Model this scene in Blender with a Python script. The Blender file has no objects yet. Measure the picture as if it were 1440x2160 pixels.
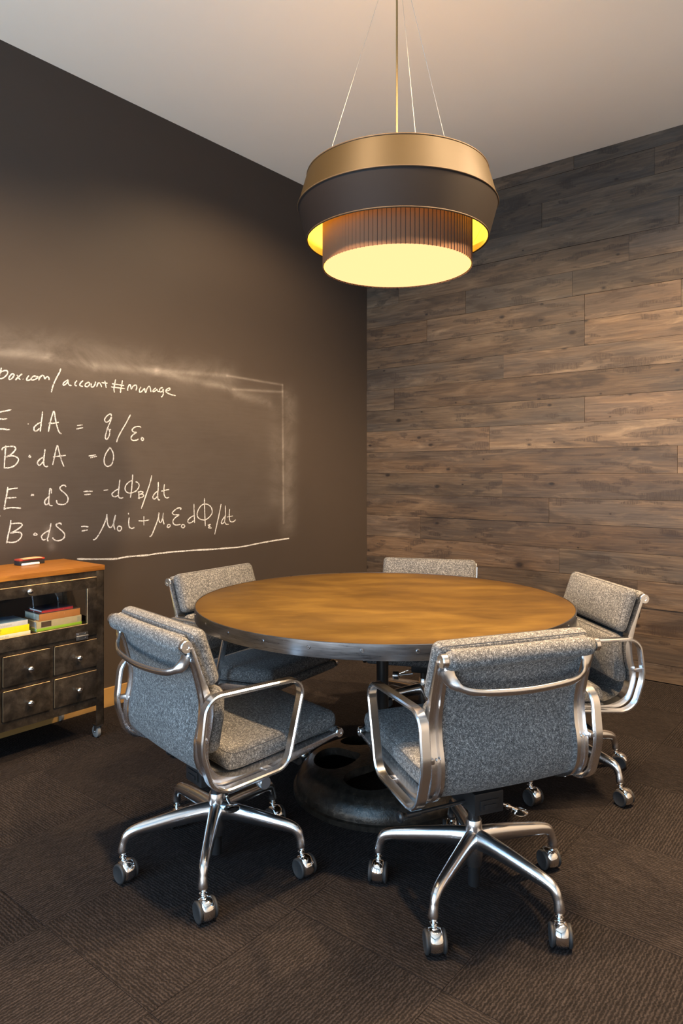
import bpy, bmesh, math, random
from mathutils import Vector, Matrix
R = math.radians
random.seed(11)
SC = bpy.context.scene
COL = SC.collection

# ------------------------------------------------------------------ camera
cd = bpy.data.cameras.new('camera')
cam = bpy.data.objects.new('camera', cd)
COL.objects.link(cam)
cam.location = (0, 0, 1.28)
cam.rotation_euler = (R(90), 0, 0)
cd.sensor_fit = 'VERTICAL'
cd.sensor_height = 36
cd.sensor_width = 24
cd.lens = 1450 * 36 / 2160
cd.shift_y = (998.4 - 1080) / 2160
cd.clip_start = 0.05
SC.camera = cam

# ------------------------------------------------------------------ light and exposure
SC.view_settings.view_transform = 'Standard'
SC.view_settings.look = 'None'
SC.view_settings.gamma = 1
SC.view_settings.exposure = 0.0
SC.view_settings.use_curve_mapping = False

# room frame: the corner of the two walls, the chalk wall runs along DL, the plank wall along DR
CX, CY = 0.20689, 5.60725
DL = Vector((0.63184, 0.77510, 0))
NL = Vector((0.77510, -0.63184, 0))       # from the chalk wall into the room
DR = Vector((0.78296, -0.62208, 0))
ROOM_U, ROOM_V, CEIL = 5.9, 4.9, 3.38
def room(s, d, z=0.0):
    """a point s metres along the chalk wall (0 at the corner, negative towards the windows), d metres into the room"""
    return Vector((CX, CY, z)) + DL * s + NL * d

wd = bpy.data.worlds.new('world')
SC.world = wd
wd.use_nodes = True
bg = wd.node_tree.nodes['Background']
bg.inputs[0].default_value = (0.45, 0.68, 1.0, 1)
bg.inputs[1].default_value = 1.5

def area(name, loc, target, sx, sy, power, color):
    l = bpy.data.lights.new(name, 'AREA')
    l.shape = 'RECTANGLE'; l.size = sx; l.size_y = sy
    l.energy = power; l.color = color
    o = bpy.data.objects.new(name, l); COL.objects.link(o)
    o.location = loc
    o.rotation_euler = (Vector(target) - Vector(loc)).to_track_quat('-Z', 'Y').to_euler()
    return o
def spot(name, loc, target, power, color, ang, blend=0.5, rad=0.05):
    l = bpy.data.lights.new(name, 'SPOT')
    l.energy = power; l.color = color; l.spot_size = R(ang); l.spot_blend = blend; l.shadow_soft_size = rad
    o = bpy.data.objects.new(name, l); COL.objects.link(o)
    o.location = loc
    o.rotation_euler = (Vector(target) - Vector(loc)).to_track_quat('-Z', 'Y').to_euler()
    return o
WARM = (1.0, 0.68, 0.38)
# daylight outside the window wall behind the camera
area('daylight', room(-ROOM_U - 0.5, 2.3, 1.75), room(0, 2.0, 2.4), 4.4, 2.7, 250, (0.28, 0.63, 1.0))
# added area light low outside the windows, aimed up to brighten the ceiling
area('ceiling_fill', room(-ROOM_U - 0.6, 2.3, 0.5), room(-1.2, 2.2, CEIL), 4.4, 0.9, 190, (1.0, 0.89, 0.74))
# recessed ceiling downlights (above the frame)
for i, (p, t, e, a) in enumerate([
        ((-0.45, 1.84), (-0.45, 1.84, 0), 500, 150),
        ((0.50, 1.58), (0.50, 1.50, 0), 130, 130),
        ((1.75, 2.55), (1.75, 2.55, 0), 620, 150),
        ((0.95, 2.05), (0.40, 3.05, 0.7), 740, 104),
        ((0.12, 3.75), (0.12, 3.75, 0), 170, 150)
        ]):
    spot('downlight', (p[0], p[1], CEIL - 0.03), t, e, WARM, a, rad=0.28 if i == 3 else 0.06)

# ------------------------------------------------------------------ helpers
def link(o, parent=None):
    COL.objects.link(o)
    if parent is not None: o.parent = parent
    return o
def tag(o, label=None, cat=None, group=None, kind=None):
    if label: o['label'] = label
    if cat: o['category'] = cat
    if group: o['group'] = group
    if kind: o['kind'] = kind
    return o
def thing(name, label, cat, loc=(0, 0, 0), rz=0.0, group=None):
    o = bpy.data.objects.new(name, None)
    o.empty_display_size = 0.1
    link(o); o.location = loc; o.rotation_euler = (0, 0, rz)
    return tag(o, label, cat, group)
class MB:
    """collects faces for one mesh"""
    def __init__(self): self.v = []; self.f = []; self.m = []; self.mi = 0
    def add(self, vs, fs):
        n = len(self.v); self.v += [tuple(p) for p in vs]
        self.f += [tuple(i + n for i in f) for f in fs]; self.m += [self.mi] * len(fs)
    def box(self, x0, x1, y0, y1, z0, z1, bev=0.0):
        if bev <= 0:
            self.add([(x0,y0,z0),(x1,y0,z0),(x1,y1,z0),(x0,y1,z0),(x0,y0,z1),(x1,y0,z1),(x1,y1,z1),(x0,y1,z1)],
                     [(0,3,2,1),(4,5,6,7),(0,1,5,4),(1,2,6,5),(2,3,7,6),(3,0,4,7)])
            return
        bm = bmesh.new()
        bmesh.ops.create_cube(bm, size=1)
        for v in bm.verts:
            v.co = Vector(((x0+x1)/2 + v.co.x*(x1-x0), (y0+y1)/2 + v.co.y*(y1-y0), (z0+z1)/2 + v.co.z*(z1-z0)))
        bmesh.ops.bevel(bm, geom=list(bm.edges), offset=bev, segments=2, profile=0.7, affect='EDGES')
        bm.verts.index_update()
        self.add([v.co[:] for v in bm.verts], [[v.index for v in f.verts] for f in bm.faces]); bm.free()
    def loft(self, rings, closed_ring=True, closed_path=False, caps=True):
        n = len(rings[0]); vs = [p for r in rings for p in r]; fs = []
        m = len(rings)
        for i in range(m if closed_path else m - 1):
            a, b = i * n, ((i + 1) % m) * n
            for j in range(n if closed_ring else n - 1):
                k = (j + 1) % n
                fs.append((a + j, a + k, b + k, b + j))
        if caps and not closed_path and closed_ring:
            fs.append(tuple(range(n - 1, -1, -1))); fs.append(tuple((m - 1) * n + j for j in range(n)))
        self.add(vs, fs)
    def lathe(self, prof, n=32, axis='Z', c=(0, 0, 0), caps=False, a0=0.0, a1=2 * math.pi):
        full = abs(a1 - a0 - 2 * math.pi) < 1e-6
        rings = []
        cnt = n if full else n + 1
        for i in range(cnt):
            a = a0 + (a1 - a0) * i / n
            ca, sa = math.cos(a), math.sin(a)
            ring = []
            for r, h in prof:
                p = {'Z': (r*ca, r*sa, h), 'X': (h, r*ca, r*sa), 'Y': (r*sa, h, r*ca)}[axis]
                ring.append((p[0]+c[0], p[1]+c[1], p[2]+c[2]))
            rings.append(ring)
        self.loft(rings, closed_ring=False, closed_path=full, caps=False)
    def cyl(self, p0, p1, r, n=16, r1=None):
        p0, p1 = Vector(p0), Vector(p1)
        d = (p1 - p0).normalized()
        u = d.orthogonal().normalized(); w = d.cross(u)
        r1 = r if r1 is None else r1
        self.loft([[tuple(p + (u*math.cos(2*math.pi*k/n) + w*math.sin(2*math.pi*k/n))*q) for k in range(n)] for p, q in ((p0, r), (p1, r1))])
    def tube(self, pts, rad, n=10, closed=False, sq=(1, 1)):
        P = [Vector(p) for p in pts]; m = len(P)
        rads = rad if isinstance(rad, (list, tuple)) else [rad] * m
        rings = []; u = None
        for i in range(m):
            if closed: t = P[(i+1) % m] - P[i-1]
            else: t = P[min(i+1, m-1)] - P[max(i-1, 0)]
            t.normalize()
            if u is None: u = t.orthogonal().normalized()
            u = (u - t * u.dot(t)).normalized(); w = t.cross(u)
            rings.append([tuple(P[i] + (u*math.cos(2*math.pi*k/n)*sq[0] + w*math.sin(2*math.pi*k/n)*sq[1])*rads[i]) for k in range(n)])
        self.loft(rings, closed_path=closed)
    def build(self, name, mats, parent=None, smooth=35, loc=None, rz=None, data_only=False):
        me = bpy.data.meshes.new(name)
        me.from_pydata(self.v, [], self.f)
        mats = mats if isinstance(mats, (list, tuple)) else [mats]
        for m in mats: me.materials.append(m)
        if len(mats) > 1: me.polygons.foreach_set('material_index', self.m)
        bm = bmesh.new(); bm.from_mesh(me)
        bmesh.ops.recalc_face_normals(bm, faces=bm.faces); bm.to_mesh(me); bm.free()
        if smooth:
            me.polygons.foreach_set('use_smooth', [True] * len(me.polygons))
            me.set_sharp_from_angle(angle=R(smooth))
        me.update()
        if data_only: return me
        o = bpy.data.objects.new(name, me); link(o, parent)
        if loc is not None: o.location = loc
        if rz is not None: o.rotation_euler = (0, 0, rz)
        return o
def inst(name, me, parent, loc=(0, 0, 0), rot=(0, 0, 0)):
    o = bpy.data.objects.new(name, me); link(o, parent)
    o.location = loc; o.rotation_euler = rot
    return o
def spline(pts, n=8):
    """Catmull-Rom through the points"""
    P = [Vector(p) for p in pts]; out = []
    for i in range(len(P) - 1):
        p0 = P[i-1] if i > 0 else P[0]*2 - P[1]
        p3 = P[i+2] if i + 2 < len(P) else P[-1]*2 - P[-2]
        p1, p2 = P[i], P[i+1]
        for k in range(n):
            t = k / n
            out.append(0.5*((2*p1) + (p2-p0)*t + (2*p0-5*p1+4*p2-p3)*t*t + (3*p1-p0-3*p2+p3)*t**3))
    out.append(P[-1]); return out
def fillet(poly, rads, n=8):
    """closed polygon with rounded corners (2D)"""
    out = []; m = len(poly)
    for i in range(m):
        p = Vector(poly[i]); a = (Vector(poly[i-1]) - p).normalized(); b = (Vector(poly[(i+1) % m]) - p).normalized()
        th = math.acos(max(-1, min(1, a.dot(b)))); d = rads[i] / math.tan(th/2)
        c = p + (a + b).normalized() * (rads[i] / math.sin(th/2))
        s, e = p + a*d, p + b*d
        for k in range(n + 1):
            t = k / n; v = (s - c)*(1-t) + (e - c)*t
            out.append(c + v.normalized() * rads[i])
    return out

# ------------------------------------------------------------------ materials
class NT:
    def __init__(self, name):
        self.m = bpy.data.materials.new(name); self.m.use_nodes = True
        self.t = self.m.node_tree; self.n = self.t.nodes; self.l = self.t.links
        self.b = self.n['Principled BSDF']; self.out = self.n['Material Output']
    def node(self, typ, **kw):
        nd = self.n.new(typ)
        for k, v in kw.items(): setattr(nd, k, v)
        return nd
    def put(self, sock, v):
        if isinstance(v, bpy.types.NodeSocket): self.l.new(v, sock)
        elif v is not None: sock.default_value = v
    def math(self, op, a, b=None, c=None, clamp=False):
        nd = self.node('ShaderNodeMath', operation=op, use_clamp=clamp)
        for i, v in enumerate((a, b, c)):
            if v is not None: self.put(nd.inputs[i], v)
        return nd.outputs[0]
    def coords(self, scale=(1, 1, 1), kind='Object', off=None, rot=(0, 0, 0)):
        tc = self.node('ShaderNodeTexCoord'); mp = self.node('ShaderNodeMapping')
        self.l.new(tc.outputs[kind], mp.inputs[0]); mp.inputs['Scale'].default_value = scale
        mp.inputs['Rotation'].default_value = rot
        if off is not None: self.put(mp.inputs['Location'], off)
        return mp.outputs[0]
    def noise(self, vec, scale, detail=4, rough=0.55, dist=0.0):
        nd = self.node('ShaderNodeTexNoise'); self.put(nd.inputs['Vector'], vec)
        nd.inputs['Scale'].default_value = scale; nd.inputs['Detail'].default_value = detail
        nd.inputs['Roughness'].default_value = rough; nd.inputs['Distortion'].default_value = dist
        return nd.outputs['Fac']
    def wave(self, vec, scale, dist=0, detail=2, dscale=1, bands='X', rings=False, prof='SIN'):
        nd = self.node('ShaderNodeTexWave', wave_type='RINGS' if rings else 'BANDS', wave_profile=prof)
        if not rings: nd.bands_direction = bands
        self.put(nd.inputs['Vector'], vec)
        nd.inputs['Scale'].default_value = scale; nd.inputs['Distortion'].default_value = dist
        nd.inputs['Detail'].default_value = detail; nd.inputs['Detail Scale'].default_value = dscale
        return nd.outputs['Fac']
    def ramp(self, fac, stops):
        nd = self.node('ShaderNodeValToRGB'); self.put(nd.inputs[0], fac)
        e = nd.color_ramp.elements
        while len(e) < len(stops): e.new(0.5)
        for q, (p, c) in zip(e, stops):
            q.position = p; q.color = (c, c, c, 1) if not isinstance(c, tuple) else c + (1,)
        return nd.outputs[0]
    def mix(self, fac, a, b, mode='MIX'):
        nd = self.node('ShaderNodeMix', data_type='RGBA', blend_type=mode)
        self.put(nd.inputs[0], fac)
        for i, v in ((6, a), (7, b)):
            self.put(nd.inputs[i], v + (1,) if isinstance(v, tuple) and len(v) == 3 else v)
        return nd.outputs[2]
    def bump(self, h, strength=0.3, dist=0.001, normal=None):
        nd = self.node('ShaderNodeBump'); nd.inputs['Strength'].default_value = strength
        nd.inputs['Distance'].default_value = dist; self.put(nd.inputs['Height'], h)
        if normal is not None: self.put(nd.inputs['Normal'], normal)
        self.l.new(nd.outputs[0], self.b.inputs['Normal']); return nd.outputs[0]
    def set(self, color=None, rough=None, metal=None, **kw):
        if color is not None: self.put(self.b.inputs['Base Color'], color + (1,) if isinstance(color, tuple) and len(color) == 3 else color)
        if rough is not None: self.put(self.b.inputs['Roughness'], rough)
        if metal is not None: self.b.inputs['Metallic'].default_value = metal
        for k, v in kw.items(): self.put(self.b.inputs[k.replace('_', ' ')], v)
        return self.m
def plain(name, color, rough=0.5, metal=0.0, noise=0.12, ns=40):
    t = NT(name); f = t.noise(t.coords(), ns, 3)
    c = t.mix(f, tuple(x*(1-noise) for x in color), tuple(min(1, x*(1+noise)) for x in color))
    return t.set(c, rough, metal)

def m_felt():
    t = NT('grey_felt'); v = t.coords()
    a = t.noise(v, 420, 3, 0.7); b = t.noise(v, 150, 4, 0.7); c = t.noise(v, 6, 2)
    f = t.math('MULTIPLY_ADD', a, 0.6, t.math('MULTIPLY', b, 0.4))
    col = t.ramp(f, [(0.37, (0.014, 0.014, 0.016)), (0.5, (0.092, 0.0925, 0.094)), (0.64, (0.46, 0.455, 0.44))])
    col = t.mix(0.18, col, t.ramp(c, [(0.3, (0.08, 0.08, 0.081)), (0.7, (0.13, 0.129, 0.128))]))
    t.bump(f, 0.5, 0.002)
    return t.set(col, 0.95, 0, Sheen_Weight=0.06, Sheen_Roughness=0.5, Specular_IOR_Level=0.1)
def m_alu(name, rough, col):
    t = NT(name); f = t.noise(t.coords(), 90, 3)
    r = t.math('MULTIPLY_ADD', f, 0.06, rough - 0.03)
    return t.set(col, r, 1.0)
def m_tabletop():
    t = NT('stained_wood_tabletop')
    v = t.coords((1.0, 9, 9), rot=(0, 0, R(8))); g = t.noise(v, 9, 7, 0.65, 0.5)
    v2 = t.coords((1, 2.1, 1)); p = t.noise(v2, 2.3, 6, 0.62, 0.3)
    v3 = t.coords((3, 60, 60), rot=(0, 0, R(8))); h = t.noise(v3, 5, 3)
    c = t.ramp(p, [(0.31, (0.030, 0.0150, 0.0028)), (0.49, (0.077, 0.0410, 0.0070)), (0.68, (0.143, 0.0820, 0.0142))])
    c = t.mix(t.math('MULTIPLY', g, 0.6), c, (0.024, 0.0108, 0.0021))
    c = t.mix(t.math('MULTIPLY', h, 0.22), c, (0.155, 0.088, 0.0170))
    # scuffs: thin pale scratches
    sv = t.coords((3.0, 40, 40), rot=(0, 0, R(-14))); sn = t.noise(sv, 4, 2)
    s = t.ramp(sn, [(0.76, 0.0), (0.80, 1.0)])
    c = t.mix(t.math('MULTIPLY', s, 0.5), c, (0.42, 0.30, 0.14))
    # dark worn rim
    tc = t.coords((1, 1, 0)); ln = t.node('ShaderNodeVectorMath', operation='LENGTH'); t.l.new(tc, ln.inputs[0])
    rim = t.ramp(ln.outputs['Value'], [(0.66, 0.0), (0.75, 1.0)])
    c = t.mix(t.math('MULTIPLY', rim, 0.45), c, (0.035, 0.016, 0.004))
    t.bump(g, 0.12, 0.001)
    return t.set(c, t.math('MULTIPLY_ADD', p, 0.14, 0.40), 0, Specular_IOR_Level=0.22)
def m_band():
    t = NT('blackened_steel_band'); v = t.coords((1, 1, 14)); f = t.noise(v, 14, 5, 0.6)
    c = t.ramp(f, [(0.3, (0.14, 0.14, 0.15)), (0.7, (0.25, 0.25, 0.26))])
    t.bump(f, 0.08, 0.0005)
    return t.set(c, t.math('MULTIPLY_ADD', f, 0.15, 0.22), 0.95)
def m_iron():
    t = NT('cast_iron'); v = t.coords(); a = t.noise(v, 38, 6, 0.65); b = t.noise(v, 7, 3)
    c = t.ramp(a, [(0.35, (0.014, 0.012, 0.010)), (0.6, (0.036, 0.029, 0.023)), (0.75, (0.075, 0.057, 0.040))])
    t.bump(a, 0.6, 0.004)
    return t.set(c, t.math('MULTIPLY_ADD', b, 0.2, 0.20), 0.45)
def m_black(): return plain('black_plastic', (0.012, 0.012, 0.013), 0.38, 0, 0.1)
def m_rubber(): return plain('black_rubber', (0.02, 0.02, 0.021), 0.6, 0, 0.15)
def m_carpet():
    t = NT('brown_carpet'); v = t.coords()
    oi = t.node('ShaderNodeObjectInfo')
    off = t.node('ShaderNodeCombineXYZ'); t.put(off.inputs[0], t.math('MULTIPLY', oi.outputs['Random'], 17.0)); t.put(off.inputs[1], t.math('MULTIPLY', oi.outputs['Random'], 31.0))
    vv = t.coords(off=off.outputs[0])
    rib = t.wave(vv, 32, 4.5, 3, 3.0, 'Y')
    yarn = t.noise(vv, 210, 3, 0.75); fleck = t.noise(t.coords((0.25, 1, 1), off=off.outputs[0]), 95, 3, 0.7); big = t.noise(vv, 2.2, 3)
    h = t.math('ADD', t.math('MULTIPLY', rib, 0.42), t.math('ADD', t.math('MULTIPLY', yarn, 0.9), t.math('MULTIPLY', fleck, 0.7)))
    k = t.math('MULTIPLY', h, 0.50)
    c = t.ramp(k, [(0.30, (0.0042, 0.0038, 0.0039)), (0.5, (0.0162, 0.0136, 0.0132)), (0.70, (0.052, 0.0425, 0.0405))])
    c = t.mix(0.25, c, t.ramp(big, [(0.3, (0.014, 0.0115, 0.0110)), (0.7, (0.0225, 0.0185, 0.0175))]))
    c = t.mix(1.0, c, t.ramp(oi.outputs['Random'], [(0, 0.9), (1, 1.1)]), 'MULTIPLY')
    t.bump(h, 0.6, 0.004)
    return t.set(c, 0.95, 0, Specular_IOR_Level=0.05)
def m_plank():
    t = NT('reclaimed_plank')
    oi = t.node('ShaderNodeObjectInfo'); rnd = oi.outputs['Random']
    off = t.node('ShaderNodeCombineXYZ')
    t.put(off.inputs[0], t.math('MULTIPLY', rnd, 53.0)); t.put(off.inputs[2], t.math('MULTIPLY', rnd, 29.0)); t.put(off.inputs[1], t.math('MULTIPLY', rnd, 11.0))
    def C(s): 
        tc = t.node('ShaderNodeTexCoord'); ad = t.node('ShaderNodeVectorMath', operation='ADD'); mp = t.node('ShaderNodeMapping')
        t.l.new(tc.outputs['Object'], ad.inputs[0]); t.l.new(off.outputs[0], ad.inputs[1]); t.l.new(ad.outputs[0], mp.inputs[0])
        mp.inputs['Scale'].default_value = s; return mp.outputs[0]
    grain = t.noise(C((0.9, 12, 24)), 4.0, 8, 0.60, 0.35)
    fine = t.noise(C((5, 60, 150)), 3.0, 4, 0.6)
    patch = t.noise(C((0.6, 3, 3.2)), 2.0, 4, 0.55, 0.5)
    cloud = t.noise(C((1.0, 4, 5.0)), 2.4, 5, 0.62, 0.6)
    base = t.ramp(grain, [(0.25, (0.060, 0.038, 0.023)), (0.5, (0.108, 0.072, 0.044)), (0.75, (0.165, 0.113, 0.071))])
    # stain: darker and slightly blue-grey areas, own shape in every plank
    c = t.mix(t.ramp(patch, [(0.42, 0.0), (0.60, 0.85)]), base, t.ramp(grain, [(0.3, (0.044, 0.034, 0.0270)), (0.7, (0.090, 0.071, 0.056))]))
    c = t.mix(t.ramp(cloud, [(0.34, 0.7), (0.47, 0.0)]), c, (0.026, 0.0175, 0.0125))
    c = t.mix(t.ramp(cloud, [(0.56, 0.0), (0.72, 0.5)]), c, (0.27, 0.195, 0.125))
    c = t.mix(t.math('MULTIPLY', fine, 0.30), c, (0.055, 0.037, 0.025))
    # saw marks: short vertical strokes, in patches, unplaned skip areas
    saw = t.wave(C((1, 1, 0.06)), 60, 9, 3, 4.0, 'X')
    sm = t.noise(C((2.3, 3, 9)), 1.9, 3, 0.5)
    sk = t.math('MULTIPLY', t.ramp(saw, [(0.35, 0.35), (0.7, 1.0)]), t.ramp(sm, [(0.58, 0.0), (0.61, 1.0)]))
    c = t.mix(t.math('MULTIPLY', sk, 0.85), c, (0.034, 0.022, 0.015))
    fs = t.wave(C((1, 1, 0.02)), 130, 5, 2, 3.0, 'X')
    c = t.mix(t.math('MULTIPLY', fs, 0.10), c, (0.03, 0.02, 0.015))
    # knots
    sx = t.node('ShaderNodeSeparateXYZ'); t.put(sx.inputs[0], C((1.0, 1.0, 1.7))); cb = t.node('ShaderNodeCombineXYZ'); t.put(cb.inputs[0], sx.outputs[0]); t.put(cb.inputs[1], sx.outputs[2])
    vo = t.node('ShaderNodeTexVoronoi', voronoi_dimensions='2D'); t.put(vo.inputs['Vector'], cb.outputs[0]); vo.inputs['Scale'].default_value = 2.3
    vs = t.node('ShaderNodeSeparateColor'); t.l.new(vo.outputs['Color'], vs.inputs[0])
    d = t.math('DIVIDE', t.math('ADD', vo.outputs['Distance'], t.math('MULTIPLY', t.math('SUBTRACT', cloud, 0.5), 0.10)), t.math('MULTIPLY_ADD', t.math('POWER', vs.outputs[0], 2.0), 1.1, 0.25))
    knot = t.ramp(d, [(0.02, 1.0), (0.060, 0.0)])
    halo = t.ramp(d, [(0.05, 0.55), (0.22, 0.0)])
    rings = t.math('MULTIPLY', t.ramp(t.math('FRACT', t.math('MULTIPLY', t.math('ADD', d, t.math('MULTIPLY', grain, 0.12)), 38.0)), [(0.0, 0.0), (0.5, 1.0), (1.0, 0.0)]), halo)
    c = t.mix(t.math('MULTIPLY', rings, 0.75), c, (0.05, 0.032, 0.02))
    c = t.mix(knot, c, (0.018, 0.012, 0.009))
    # every plank has its own tone
    sep = t.node('ShaderNodeSeparateColor'); t.l.new(oi.outputs['Color'], sep.inputs[0])
    c = t.mix(1.0, c, oi.outputs['Color'], 'MULTIPLY')
    t.bump(t.math('SUBTRACT', t.math('ADD', grain, t.math('MULTIPLY', fine, 0.5)), t.math('ADD', knot, t.math('MULTIPLY', sk, 0.3))), 0.35, 0.003)
    return t.set(c, t.math('MULTIPLY_ADD', grain, 0.25, 0.42), 0, Specular_IOR_Level=0.4)
def m_chalkwall():
    t = NT('brown_chalkboard_paint')
    tc = t.node('ShaderNodeTexCoord'); sx = t.node('ShaderNodeSeparateXYZ'); t.l.new(tc.outputs['Object'], sx.inputs[0])
    X, Z = sx.outputs[0], sx.outputs[2]
    v = t.coords(); cl = t.noise(t.coords((1, 1, 1.6)), 3.5, 6, 0.68, 0.6); st = t.noise(t.coords((1, 1, 12), rot=(0, R(12), 0)), 5, 4, 0.6)
    def seg(a, b, w, amp):
        ax, az = a; bx, bz = b; dx, dz = bx-ax, bz-az; L2 = dx*dx+dz*dz
        px = t.math('SUBTRACT', X, ax); pz = t.math('SUBTRACT', Z, az)
        tt = t.math('MULTIPLY', t.math('ADD', t.math('MULTIPLY', px, dx), t.math('MULTIPLY', pz, dz)), 1.0/L2, clamp=True)
        ex = t.math('SUBTRACT', px, t.math('MULTIPLY', tt, dx)); ez = t.math('SUBTRACT', pz, t.math('MULTIPLY', tt, dz))
        d2 = t.math('ADD', t.math('MULTIPLY', ex, ex), t.math('MULTIPLY', ez, ez))
        return t.math('MULTIPLY', t.math('POWER', 2.718, t.math('MULTIPLY', d2, -1.0/(w*w))), amp)
    smear = None
    for a, b, w, amp in SMEARS:
        s = seg(a, b, w, amp); smear = s if smear is None else t.math('ADD', smear, s)
    smear = t.math('MULTIPLY', smear, t.ramp(cl, [(0.33, 0.15), (0.62, 1.0)]))
    # dusty wiped field inside the chalk border
    def step(x, a, b): 
        mr = t.node('ShaderNodeMapRange', interpolation_type='SMOOTHSTEP'); t.put(mr.inputs[0], x)
        mr.inputs[1].default_value = a; mr.inputs[2].default_value = b; return mr.outputs[0]
    fld = t.math('MULTIPLY', t.math('MULTIPLY', step(X, -0.90, -1.15), step(Z, 0.86, 1.0)), step(Z, 1.98, 1.80))
    dust = t.math('MULTIPLY', fld, t.math('MULTIPLY_ADD', st, 0.028, t.math('MULTIPLY', cl, 0.028)))
    tot = t.math('ADD', smear, dust, clamp=True)
    base = t.mix(cl, (0.0445, 0.0343, 0.0285), (0.050, 0.0388, 0.0325))
    c = t.mix(tot, base, (0.62, 0.58, 0.54))
    t.bump(t.noise(v, 260, 3), 0.06, 0.0006)
    return t.set(c, 0.62, 0, Specular_IOR_Level=0.28)
SMEARS = [((-3.4, 1.862), (-2.704, 1.873), 0.022, 0.14), ((-2.704, 1.873), (-2.438, 1.860), 0.022, 0.14), ((-2.438, 1.860), (-2.041, 1.881), 0.022, 0.13),
          ((-2.041, 1.881), (-1.50, 1.912), 0.013, 0.11), ((-1.50, 1.912), (-0.985, 1.903), 0.007, 0.14),
          ((-2.041, 1.873), (-1.44, 1.827), 0.020, 0.12), ((-1.45, 1.828), (-0.985, 1.853), 0.008, 0.13),
          ((-0.985, 1.903), (-0.975, 0.93), 0.008, 0.17), ((-0.925, 1.80), (-0.925, 0.92), 0.075, 0.10), ((-1.06, 1.70), (-1.06, 1.10), 0.06, 0.045),
          ((-3.3, 1.93), (-1.5, 1.90), 0.085, 0.085), ((-1.42, 1.80), (-1.12, 1.77), 0.030, 0.12), ((-2.70, 0.99), (-2.68, 0.90), 0.02, 0.09)]
def m_chalk():
    t = NT('white_chalk'); f = t.noise(t.coords(), 160, 3, 0.7)
    c = t.ramp(f, [(0.36, (0.15, 0.138, 0.13)), (0.50, (0.58, 0.58, 0.57))])
    return t.set(c, 0.95, 0)
def m_glass(name='window_glass', tint=(0.97, 0.99, 1.0), ior=1.5):
    t = NT(name)
    g = t.node('ShaderNodeBsdfGlossy'); g.inputs['Roughness'].default_value = 0.02
    tr = t.node('ShaderNodeBsdfTransparent'); tr.inputs[0].default_value = tint + (1,)
    fr = t.node('ShaderNodeLayerWeight'); fr.inputs[0].default_value = 0.5
    k = t.math('MULTIPLY_ADD', t.math('POWER', fr.outputs['Facing'], 4.0), 0.85, 0.06)
    mx = t.node('ShaderNodeMixShader'); t.l.new(k, mx.inputs[0]); t.l.new(tr.outputs[0], mx.inputs[1]); t.l.new(g.outputs[0], mx.inputs[2])
    t.l.new(mx.outputs[0], t.out.inputs[0]); return t.m
def m_emit(name, col, s):
    t = NT(name); e = t.node('ShaderNodeEmission'); e.inputs[0].default_value = col + (1,); e.inputs[1].default_value = s
    t.l.new(e.outputs[0], t.out.inputs[0]); return t.m
def m_satin(name, col, rough=0.4, metal=0.0, transl=0.0, sc=900):
    t = NT(name); f = t.noise(t.coords((1, 1, 3)), sc, 2)
    c = t.mix(f, tuple(x*0.82 for x in col), tuple(min(1, x*1.15) for x in col))
    t.bump(f, 0.15, 0.0006); t.set(c, rough, metal, Specular_IOR_Level=0.15)
    if transl:
        tr = t.node('ShaderNodeBsdfTranslucent'); tr.inputs[0].default_value = (0.9, 0.5, 0.2, 1)
        mx = t.node('ShaderNodeMixShader'); mx.inputs[0].default_value = transl
        t.l.new(t.b.outputs[0], mx.inputs[1]); t.l.new(tr.outputs[0], mx.inputs[2]); t.l.new(mx.outputs[0], t.out.inputs[0])
    return t.m
def m_patina():
    t = NT('patinated_steel'); v = t.coords(); a = t.noise(v, 16, 6, 0.7, 0.4); b = t.noise(v, 4.5, 4, 0.6, 0.5); s = t.noise(v, 140, 3)
    c = t.ramp(a, [(0.3, (0.050, 0.041, 0.033)), (0.5, (0.115, 0.092, 0.070)), (0.72, (0.22, 0.178, 0.135))])
    c = t.mix(t.ramp(b, [(0.40, 0.6), (0.58, 0.0)]), c, (0.030, 0.025, 0.022))
    c = t.mix(t.ramp(s, [(0.70, 0.0), (0.76, 0.5)]), c, (0.35, 0.27, 0.19))
    t.bump(a, 0.1, 0.001)
    return t.set(c, t.math('MULTIPLY_ADD', a, 0.30, 0.24), 0.85)
def m_oak():
    t = NT('oiled_wood_top'); g = t.noise(t.coords((2, 18, 18)), 4, 6, 0.6, 0.6); f = t.wave(t.coords((0.5, 6, 6)), 3.0, 6, 3, 1.5, 'Y')
    c = t.ramp(t.math('MULTIPLY_ADD', g, 0.7, t.math('MULTIPLY', f, 0.3)), [(0.25, (0.21, 0.072, 0.010)), (0.6, (0.36, 0.148, 0.022)), (0.85, (0.45, 0.205, 0.038))])
    return t.set(c, 0.38, 0)

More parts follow.
